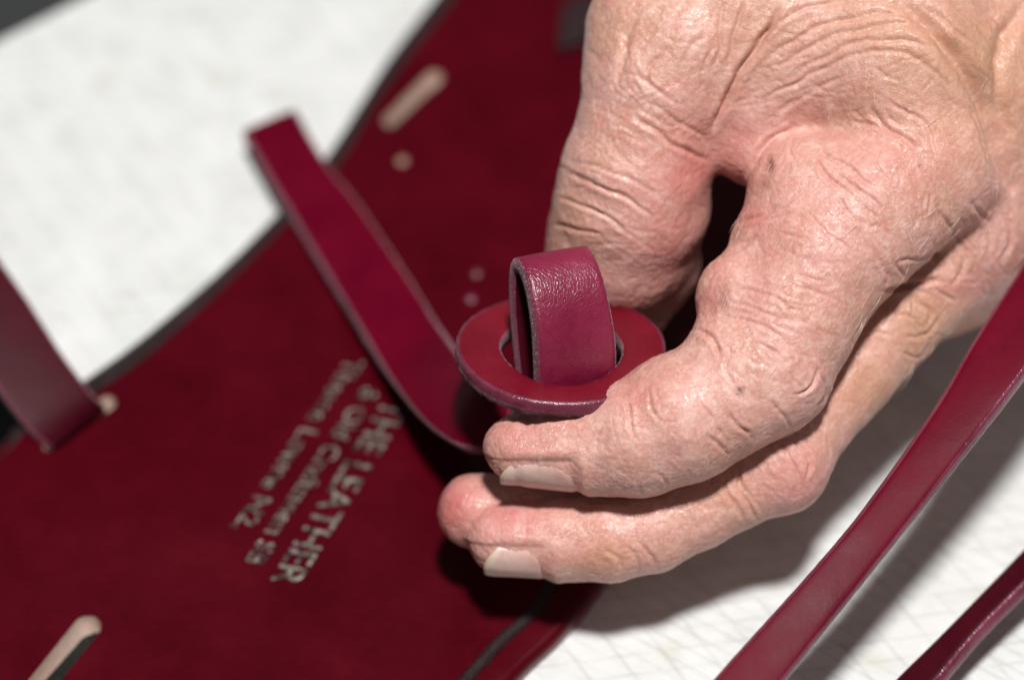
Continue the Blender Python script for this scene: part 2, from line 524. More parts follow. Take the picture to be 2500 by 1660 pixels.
def build_bag():
    bag = empty('leather_bag', W(G(700, 900, 0)))
    tag(bag, 'oxblood red leather bag lying flat, with slots and stamped silver lettering', 'bag')
    pts = [outline]
    nxt, prv = np.roll(outline, -1, 0), np.roll(outline, 1, 0)
    tan = nxt - prv; tan /= np.linalg.norm(tan, axis=1)[:, None]
    nrm = np.stack([-tan[:, 1], tan[:, 0]], 1)
    if not inside((outline[:1] + nrm[:1] * 20 * U), outline)[0]: nrm = -nrm
    for dd in (2, 6, 12, 19, 28): pts.append(outline + nrm * dd * U)
    edges = [(i, (i + 1) % len(outline)) for i in range(len(outline))]
    off = sum(len(p) for p in pts)
    hidx = []
    for h in holes:
        edges += [(off + i, off + (i + 1) % len(h)) for i in range(len(h))]
        hidx.append(off); pts.append(h); off += len(h)
    lo, hi = outline.min(0), outline.max(0)
    g = np.stack(np.meshgrid(np.arange(lo[0], hi[0], 34 * U), np.arange(lo[1], hi[1], 34 * U)), -1).reshape(-1, 2)
    g = g + np.random.RandomState(3).uniform(-6, 6, g.shape) * U
    keep = inside(g, outline) & (dist_poly(g, outline) > 38 * U)
    for h in holes: keep &= ~inside(g, h) & (dist_poly(g, h) > 12 * U)
    pts.append(g[keep])
    allp = np.vstack(pts)
    v, e, f, *_ = geometry.delaunay_2d_cdt([Vector(p) * 1000 for p in allp], edges, [], 0, 1e-6)
    v = np.array([(p.x, p.y) for p in v]) / 1000
    f = np.array([t for t in f if len(t) == 3])
    cen = v[f].mean(1)
    k = inside(cen, outline)
    for h in holes: k &= ~inside(cen, h)
    f = f[k]
    d = dist_poly(v, outline)
    z = bag_height(v, d)
    V = [(*p, zz) for p, zz in zip(v, z)]
    F = [tuple(t) for t in f]
    mi = [0] * len(F)
    # outer wall
    def ring_z(P, zs):
        s = len(V)
        V.extend([(p[0], p[1], zz) for p, zz in zip(P, zs)])
        return s
    n = len(outline)
    zt = bag_height(outline, np.zeros(n))
    r0 = ring_z(outline, zt); r1 = ring_z(outline + -nrm * 3 * U, zt * 0.5); r2 = ring_z(outline - nrm * 1 * U, np.full(n, 1.5 * U))
    for a, b in ((r0, r1), (r1, r2)):
        for i in range(n):
            F.append((a + i, a + (i + 1) % n, b + (i + 1) % n, b + i)); mi.append(2)
    rng = np.random.RandomState(5)
    for h in holes:
        m_ = len(h)
        c = h.mean(0)
        zt = bag_height(h, np.full(m_, 1.0))
        a = ring_z(h, zt); b = ring_z(h + rng.randn(m_, 2) * 0.8 * U, zt - 6 * U); cc = ring_z(h + np.clip(-((h - c) @ np.array([0.7, -0.7])) / (20 * U), 0, 1)[:, None] * np.array([0.7, -0.7]) * 8 * U + rng.randn(m_, 2) * 1.2 * U, zt * 0.5); far = np.clip(-((h - c) @ np.array([0.7, -0.7])) / (20 * U), 0, 1)[:, None] * np.array([0.7, -0.7]) * 17 * U; dd = ring_z(h + far + rng.randn(m_, 2) * 1.6 * U, np.full(m_, 7 * U))
        for p, q in ((a, b), (b, cc), (cc, dd)):
            for i in range(m_):
                F.append((p + i, p + (i + 1) % m_, q + (i + 1) % m_, q + i)); mi.append(1)
    me = bpy.data.meshes.new('front_panel')
    me.from_pydata(V, [], F)
    me.polygons.foreach_set('material_index', mi)
    bm = bmesh.new(); bm.from_mesh(me)
    bmesh.ops.recalc_face_normals(bm, faces=bm.faces)
    bm.faces.ensure_lookup_table()
    up = sum(1 if ff.normal.z > 0 else -1 for ff in bm.faces if ff.material_index == 0)
    for ff in bm.faces:
        if ff.material_index == 0 and ff.normal.z < 0: ff.normal_flip()
    bm.to_mesh(me); bm.free()
    link('front_panel', me, [M['bag'], M['raw'], M['edge_gloss']], bag)
    # dark lining seen down in the slots
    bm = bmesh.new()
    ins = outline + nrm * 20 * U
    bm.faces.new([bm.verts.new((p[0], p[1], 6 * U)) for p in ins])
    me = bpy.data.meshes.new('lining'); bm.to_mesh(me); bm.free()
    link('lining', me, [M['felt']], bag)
    # black binding on the far edge
    prs = []
    cut = [(-300, 1290)] + LEFT[1:14]
    for i, (x, y) in enumerate(cut):
        a = np.array(cut[max(i - 1, 0)]); b = np.array(cut[min(i + 1, len(cut) - 1)])
        t = (b - a) / np.linalg.norm(b - a)
        nn = np.array([-t[1], t[0]])
        w_ = 30 + 4 * math.sin(i * 1.7)
        prs.append((G(x - nn[0] * 3, y - nn[1] * 3, 44), G(x + nn[0] * w_, y + nn[1] * w_, HB + 9)))
    me = strap_mesh('edge_binding', prs, 20, 160, 9, 0.8, 4, 7)
    link('edge_binding', me, [M['binding']] * 3, bag)
    # black sewn seam near the near edge
    prs = []
    cut = [(860, 1900), (1000, 1790), (1132, 1660), (1222, 1561), (1296, 1495), (1350, 1420), (1450, 1290), (1560, 1150)]
    for i, (x, y) in enumerate(cut):
        a = np.array(cut[max(i - 1, 0)]); b = np.array(cut[min(i + 1, len(cut) - 1)])
        t = (b - a) / np.linalg.norm(b - a)
        nn = np.array([-t[1], t[0]])
        prs.append((G(x - nn[0] * 14, y - nn[1] * 14, HB - 3), G(x + nn[0] * 14, y + nn[1] * 14, HB - 5)))
    me = strap_mesh('seam', prs, 16, 120, 7, 1.4, 8, 6)
    link('seam', me, [M['binding']] * 3, bag)
    # black tab half under the thumb
    prs = [(G(1362, 118, HB + 22), G(1445, 100, HB + 22)), (G(1366, 60, HB + 26), G(1450, 44, HB + 26)), (G(1376, 5, HB + 20), G(1460, -12, HB + 20))]
    link('tab', strap_mesh('tab', prs, 22, 24, 7, 0.8, 9, 5), [M['binding']] * 3, bag)
    for (x, y, r_) in ((1150, 730, 15), (1164, 668, 17)):
        bm = bmesh.new()
        bmesh.ops.create_uvsphere(bm, u_segments=20, v_segments=10, radius=r_ * U)
        w0 = W(G(x, y, HB))
        for q in bm.verts: q.co = Vector((q.co.x + w0.x, q.co.y + w0.y, q.co.z * 0.45 + w0.z))
        me = bpy.data.meshes.new('stud'); bm.to_mesh(me); bm.free()
        link('stud', me, [M['edge_gloss']], bag)
    # lettering
    def stamp(text, a, b, upv, hgt):
        cu = bpy.data.curves.new('stamp', 'FONT'); cu.body = text
        cu.extrude = 0.02; cu.resolution_u = 3; cu.offset = 0.004
        to = bpy.data.objects.new('stamp', cu); col.objects.link(to)
        dg = bpy.context.evaluated_depsgraph_get()
        me = bpy.data.meshes.new_from_object(to.evaluated_get(dg))
        bpy.data.objects.remove(to)
        co = np.empty(len(me.vertices) * 3); me.vertices.foreach_get('co', co); co = co.reshape(-1, 3)
        x0, x1 = co[:, 0].min(), co[:, 0].max()
        A, B = P2(*a), P2(*b)
        Cc = P2(a[0] + upv[0], a[1] + upv[1])
        ex = B - A
        ey = Cc - A
        u_ = (co[:, 0] - x0) / (x1 - x0); v_ = co[:, 1] / 0.72
        xy = A + u_[:, None] * ex + v_[:, None] * ey * hgt
        zz = bag_height(xy, np.full(len(xy), 1.0)) + (1.0 + co[:, 2] * 60) * U
        out = np.column_stack([xy, zz])
        me.vertices.foreach_set('co', out.ravel()); me.update()
        bm = bmesh.new(); bm.from_mesh(me); bmesh.ops.recalc_face_normals(bm, faces=bm.faces); bm.to_mesh(me); bm.free()
        link('stamped_lettering', me, [M['foil']], bag, smooth=False)
    stamp('THE LEATHER', (940, 975), (660, 1417), (66, 14), 1.0)
    stamp('& Old Craftsmen SB', (887, 945), (597, 1372), (44, 10), 1.0)
    stamp('Theme Lowne N2,', (848, 876), (567, 1290), (44, 10), 1.0)
    return bag
build_bag()

# ------------------------------------------------------------------ ring, loop and straps
rn = np.array([0.03, 0.845, 0.535]); rn /= np.linalg.norm(rn)
re1 = np.array([1.0, 0.05, 0.0]); re1 -= rn * (re1 @ rn); re1 /= np.linalg.norm(re1)
re2 = np.cross(rn, re1)
RC = D(1370, 844, -100)

def build_ring():
    n = 128
    prof = [(150, -3, 1), (154, 1, 0), (165, 3, 0), (190, 4, 0), (222, 3, 0), (250, 1, 0), (256, -1, 2), (259, -6, 2), (261, -22, 1), (260, -36, 1), (256, -41, 1), (215, -41, 1), (155, -41, 1), (150, -22, 1)]
    V, F, mi = [], [], []
    rng = np.random.RandomState(2)
    k = len(prof)
    for i in range(n):
        a = 2 * math.pi * i / n
        wob = 1 + 0.012 * math.sin(2 * a + 0.6) + 0.006 * math.sin(5 * a)
        for j, (r, h, kind) in enumerate(prof):
            jit = rng.randn() * (2.2 if j in (9, 10) else 0.5)
            rr = (r * wob if r > 200 else r * (1 + 0.02 * math.sin(3 * a))) + jit
            V.append(RC - re2 * 20 * max(0, min(1, (222 - r) / 50)) + re1 * rr * math.cos(a) + re2 * rr * math.sin(a) + rn * (h + 3 * math.sin(2 * a + 1) + (rng.randn() * 2.0 if j in (9, 10) else 0)))
    for i in range(n):
        for j in range(k):
            F.append((i * k + j, i * k + (j + 1) % k, ((i + 1) % n) * k + (j + 1) % k, ((i + 1) % n) * k + j))
            mi.append(max(prof[j][2], prof[(j + 1) % k][2]) if prof[j][2] != 0 or prof[(j + 1) % k][2] == 2 else 0)
    me = bpy.data.meshes.new('leather_ring')
    me.from_pydata([tuple(p) for p in WA(V)], [], F)
    me.polygons.foreach_set('material_index', mi)
    bm = bmesh.new(); bm.from_mesh(me); bmesh.ops.recalc_face_normals(bm, faces=bm.faces); bm.to_mesh(me); bm.free()
    o = link('leather_ring', me, [M['ring'], M['edge'], M['edge_gloss']])
    tag(o, 'round red leather ring held between thumb and index finger', 'ring')
build_ring()

def build_loop_strap():
    st = empty('leather_strap', W(G(800, 700, HB)))
    tag(st, 'crimson strap looped up through the leather ring, its cut end lying over the bag edge', 'strap', 'straps of the bag')
    psi = math.radians(20)
    wv = re1 * math.cos(psi) + re2 * math.sin(psi)
    gv = -re1 * math.sin(psi) + re2 * math.cos(psi)
    C = RC + re1 * 0 - re2 * 42
    path = [(-92, -110), (-100, -50), (-102, 10), (-94, 66), (-75, 124), (-46, 178), (-6, 224), (44, 250), (92, 244), (118, 208), (114, 140), (88, 50), (60, -40), (40, -110)]
    prs = []
    for i, (g, h) in enumerate(path):
        half = 104 - 9 * max(0, min(1, (h - 60) / 200))
        c = C + gv * g + rn * h - wv * 4 * (h / 300)
        prs.append((c - wv * half, c + wv * half))
    # outer face must point outwards
    me = strap_mesh('loop', prs, 38, 150, 13, 0.22, 11, 2, 0.14)
    link('loop', me, [M['loop'], M['edge'], M['strap_shaded']], st)
    tail = [((1235, 1100, 390), (1262, 935, 450)), ((1130, 1091, 365), (1180, 925, 420)), ((1075, 1063, 320), (1135, 890, 355)), ((1015, 1008, 265), (1105, 845, 285)),
            ((943, 910, 180), (1062, 780, 190)), ((878, 800, 145), (1006, 688, 150)), ((741, 572, 112), (880, 500, 112)), ((667, 450, 104), (794, 392, 104)), ((592, 320, 104), (722, 266, 104))]
    me = strap_mesh('tail', [(G(*a), G(*b)) for a, b in tail], 38, 120, 11, 0.8, 12, 3)
    link('tail', me, [M['strap'], M['edge'], M['strap_shaded']], st)
build_loop_strap()

def plain_strap(pairs, mats, t, seed, label):
    me = strap_mesh('leather_strap', [(G(*a), G(*b)) for a, b in pairs], t, 160, 11, 0.3, seed, 3)
    o = link('leather_strap', me, mats)
    tag(o, label, 'strap', 'straps of the bag')
    return o
plain_strap([((128, 1112, 12), (262, 1003, 12)), ((122, 1095, 62), (258, 990, 62)), ((72, 1046, 112), (222, 955, 112)), ((-5, 945, 165), (150, 860, 165)), ((-110, 790, 230), (50, 705, 230)), ((-240, 590, 300), (-90, 510, 300))],
            [M['strap_shaded'], M['edge'], M['strap_shaded']], 36, 21, 'crimson strap painted darker for shade, rising out of a slot in the bag at the picture edge')
plain_strap([((1600, 1840, 385), (1775, 1840, 385)), ((1740, 1660, 430), (1912, 1660, 430)), ((1970, 1405, 505), (2120, 1402, 505)), ((2106, 1242, 555), (2240, 1250, 555)), ((2281, 992, 625), (2400, 1042, 625)), ((2376, 830, 665), (2490, 922, 665)), ((2500, 640, 705), (2608, 760, 705)), ((2640, 430, 735), (2740, 560, 735))],
            [M['strap'], M['edge_gloss'], M['strap_shaded']], 44, 22, 'long crimson strap crossing beside the hand above the white board')
plain_strap([((2060, 1790, 120), (2160, 1790, 150)), ((2180, 1660, 140), (2285, 1662, 175)), ((2308, 1533, 160), (2400, 1525, 200)), ((2500, 1334, 190), (2585, 1340, 235)), ((2700, 1120, 220), (2780, 1130, 270))],
            [M['strap_shaded'], M['edge_gloss'], M['strap_shaded']], 44, 23, 'crimson strap coloured darker as if shaded, at the corner, farthest from the hand')
#HAND#
# ------------------------------------------------------------------ the hand
# joints: photo pixel, depth, radius (design units)
BONES = {
 'index': [(2235, 400, -150, 205), (2120, 500, -95, 200), (1998, 632, -50, 186), (1925, 780, -15, 166), (1868, 905, 5, 162), (1775, 965, 15, 150), (1664, 1021, 15, 160), (1558, 1068, 8, 146), (1470, 1086, -5, 122), (1370, 1092, -15, 106), (1280, 1096, -25, 90), (1262, 1098, -28, 84)],
 'middle': [(2345, 560, -330, 190), (2195, 735, -270, 142), (2080, 888, -225, 128), (1980, 1010, -175, 118), (1893, 1122, -140, 124), (1800, 1185, -130, 108), (1700, 1238, -125, 104), (1590, 1290, -120, 110), (1490, 1312, -118, 112), (1380, 1316, -122, 104), (1260, 1314, -130, 94), (1225, 1314, -135, 92)],
 'ring': [(2480, 560, -430, 165), (2150, 780, -385, 112), (1880, 1040, -310, 110), (1550, 1220, -235, 104), (1300, 1250, -205, 98), (1160, 1248, -200, 96)],
 'pinky': [(2560, 600, -560, 140), (2160, 790, -520, 95), (1950, 880, -470, 90), (1850, 800, -430, 80)],
 'thumb': [(1860, -150, -230, 215), (1680, 110, -200, 205), (1612, 210, -205, 194), (1574, 320, -215, 174), (1552, 420, -240, 190), (1542, 500, -275, 198), (1518, 590, -345, 194), (1502, 660, -450, 188), (1494, 705, -505, 168)],
}
EXTRA = {
 'index': [(1975, 485, -90, 158), (1880, 600, -60, 100), (1812, 715, -25, 104), (1795, 735, -20, 92), (1770, 860, 30, 95)],
 'middle': [(1905, 1135, -120, 120)],
 'thumb': [(1590, 70, -200, 165), (1570, 150, -200, 140), (1596, 640, -425, 122)],
}
PALM = [
 # chains of (px, py, z, r)
 [(2235, 400, -150, 205), (2180, 150, -190, 240), (2150, -250, -330, 280), (2200, -750, -560, 330), (2380, -1150, -740, 340)],
 [(2345, 560, -330, 190), (2400, 200, -310, 230), (2330, -250, -420, 290), (2280, -750, -600, 320)],
 [(2500, 590, -430, 165), (2580, 200, -440, 220), (2480, -250, -520, 280), (2350, -750, -640, 300)],
 [(2580, 640, -560, 140), (2720, 250, -580, 200), (2600, -250, -640, 260), (2420, -750, -700, 290)],
 [(1860, -150, -230, 215), (2000, -500, -380, 260), (2200, -900, -560, 320)],
 [(1845, 358, -185, 104), (1860, 230, -200, 130), (1880, 60, -215, 190), (1900, -150, -260, 230)],
 [(2180, 150, -190, 240), (1980, 150, -190, 165), (1900, 200, -190, 130)],
 [(2050, 60, -200, 200), (1780, 30, -215, 190)],
 [(2300, 450, -480, 150), (2250, 150, -520, 240), (2100, -100, -480, 240)],
]

def smin(a, b, k):
    h = np.clip(0.5 + 0.5 * (b - a) / k, 0, 1)
    return b + (a - b) * h - k * h * (1 - h)

def cone(P, a, b, ra, rb):
    """signed distance to a tapered capsule"""
    ba = b - a
    l2 = float(ba @ ba); rr = ra - rb; a2 = l2 - rr * rr
    if a2 <= 1e-6:
        c, r = (a, ra) if ra > rb else (b, rb)
        return np.sqrt(((P - c) ** 2).sum(-1)) - r
    il2 = 1.0 / l2
    pa = P - a
    y = pa @ ba
    z = y - l2
    x2 = ((pa * l2 - y[..., None] * ba) ** 2).sum(-1)
    y2 = y * y * l2; z2 = z * z * l2
    k = np.sign(rr) * rr * rr * x2
    d = (np.sqrt(x2 * a2 * il2) + y * rr) * il2 - ra
    d = np.where(np.sign(z) * a2 * z2 > k, np.sqrt(np.maximum(x2 + z2, 0)) * il2 - rb, d)
    d = np.where(np.sign(y) * a2 * y2 < k, np.sqrt(np.maximum(x2 + y2, 0)) * il2 - ra, d)
    return d

STEP = 9.5
LO = np.array([-330.0, -680.0, -1150.0]); HI = np.array([2000.0, 2250.0, 260.0])
def chain_pts(c): return [(D(x, y, z), r) for x, y, z, r in c]
class Field:
    def __init__(s):
        s.n = np.ceil((HI - LO) / STEP).astype(int) + 1
        s.f = np.full(s.n, 400.0, np.float32)
    def add(s, a, b, ra, rb, k):
        m = max(ra, rb) + 75
        i0 = np.clip(np.floor((np.minimum(a, b) - m - LO) / STEP).astype(int), 0, s.n - 1)
        i1 = np.clip(np.ceil((np.maximum(a, b) + m - LO) / STEP).astype(int) + 1, 1, s.n)
        if np.any(i1 - i0 < 1): return
        ax = [LO[d] + STEP * np.arange(i0[d], i1[d]) for d in range(3)]
        P = np.stack(np.meshgrid(*ax, indexing='ij'), -1).astype(np.float32); a = a.astype(np.float32); b = b.astype(np.float32)
        d = cone(P, a, b, ra, rb).astype(np.float32)
        sl = tuple(slice(i0[q], i1[q]) for q in range(3))
        s.f[sl] = smin(s.f[sl], d, k)

def surface_nets(F):
    s = F < 0
    n = F.shape
    c = np.zeros(tuple(q - 1 for q in n), np.int8)
    corners = [(i, j, k) for i in (0, 1) for j in (0, 1) for k in (0, 1)]
    sh = lambda A, o: A[o[0]:n[0] - 1 + o[0], o[1]:n[1] - 1 + o[1], o[2]:n[2] - 1 + o[2]]
    for o in corners: c += sh(s, o)
    act = (c > 0) & (c < 8)
    ids = np.argwhere(act)
    idx = np.full(act.shape, -1, np.int64); idx[act] = np.arange(len(ids))
    acc = np.zeros((len(ids), 3)); cnt = np.zeros(len(ids))
    for a in corners:
        for ax in range(3):
            if a[ax] == 1: continue
            b = list(a); b[ax] = 1
            fa = F[tuple((ids + a).T)]; fb = F[tuple((ids + b).T)]
            hit = (fa < 0) != (fb < 0)
            t = np.where(hit, fa / np.where(hit, fa - fb, 1), 0)
            p = np.tile(np.array(a, float), (len(ids), 1)); p[:, ax] += t
            acc += p * hit[:, None]; cnt += hit
    V = LO + STEP * (ids + acc / cnt[:, None])
    Q = []
    for ax in range(3):
        u, v = (ax + 1) % 3, (ax + 2) % 3
        lo = [slice(None)] * 3; hi = [slice(None)] * 3
        lo[ax] = slice(0, -1); hi[ax] = slice(1, None)
        e = np.argwhere(s[tuple(lo)] != s[tuple(hi)])
        e = e[(e[:, u] > 0) & (e[:, v] > 0) & (e[:, u] < n[u] - 1) & (e[:, v] < n[v] - 1)]
        inn = s[tuple(e.T)]
        def cell(du, dv):
            q = e.copy(); q[:, u] += du; q[:, v] += dv
            return idx[tuple(q.T)]
        q = np.stack([cell(-1, -1), cell(0, -1), cell(0, 0), cell(-1, 0)], 1)
        q[~inn] = q[~inn][:, ::-1]
        Q.append(q)
    return V, np.vstack(Q)

def project(P):
    k = DIST / (DIST - P[:, 2])
    return np.stack([1250 + P[:, 0] * k, 830 - P[:, 1] * k], 1)

def build_hand():
    palm = Field()
    for c in PALM:
        q = chain_pts(c)
        for (a, ra), (b, rb) in zip(q, q[1:]): palm.add(a, b, ra, rb, 70)
    KB = {'index': 30, 'middle': 30, 'ring': 40, 'pinky': 40, 'thumb': 60}
    KS = {'index': 45, 'middle': 35, 'ring': 35, 'pinky': 35, 'thumb': 40}
    total = palm.f.copy()
    for name, c in BONES.items():
        fl = Field()
        q = chain_pts(c)
        for (a, ra), (b, rb) in zip(q, q[1:]): fl.add(a, b, ra, rb, 14)
        for x, y, z, r in EXTRA.get(name, []):
            p = D(x, y, z); fl.add(p, p + np.array([0.01, 0, 0]), r, r, KS[name])
        total = np.minimum(total, smin(palm.f, fl.f, KB[name]))
    V, Q = surface_nets(total)
    me = mesh_np('skin', V, Q)
    ob = bpy.data.objects.new('tmp', me); col.objects.link(ob)
    sm = ob.modifiers.new('s', 'SMOOTH'); sm.factor = 0.5; sm.iterations = 5
    sb = ob.modifiers.new('u', 'SUBSURF'); sb.levels = 1; sb.render_levels = 1
    dg = bpy.context.evaluated_depsgraph_get()
    me2 = bpy.data.meshes.new_from_object(ob.evaluated_get(dg))
    bpy.data.objects.remove(ob); bpy.data.meshes.remove(me)
    nv = len(me2.vertices)
    P = np.empty(nv * 3, np.float32); me2.vertices.foreach_get('co', P); P = P.reshape(-1, 3).astype(float)
    N = np.empty(nv * 3, np.float32); me2.vertices.foreach_get('normal', N); N = N.reshape(-1, 3).astype(float)
    S = project(P)
    # which finger each vertex belongs to
    names = list(BONES)
    best = np.full(nv, 60.0); who = np.full(nv, -1)
    for i, nm in enumerate(names):
        q = chain_pts(BONES[nm])
        for (a, ra), (b, rb) in zip(q, q[1:]):
            d = cone(P, a, b, ra, rb)
            m = d < best; best[m] = d[m]; who[m] = i
    sculpt(P, N, S, who, names, me2)
    hand = empty('hand', W(D(1700, 900, -100)))
    tag(hand, 'weathered right hand of a person pinching the leather ring', 'hand')
    P = WA(P)
    me2.vertices.foreach_set('co', P.astype(np.float32).ravel()); me2.update()
    me2.name = 'skin'
    link('skin', me2, [M['skin']], hand)
    build_hair(P, N, S, who, hand)
    return hand

CROPS = {'P': (0, 0, 1.0), 'A': (1250, 0, 1.889), 'B': (1700, 250, 3.485), 'C': (1700, 600, 1.479), 'E': (1000, 900, 1.8896)}
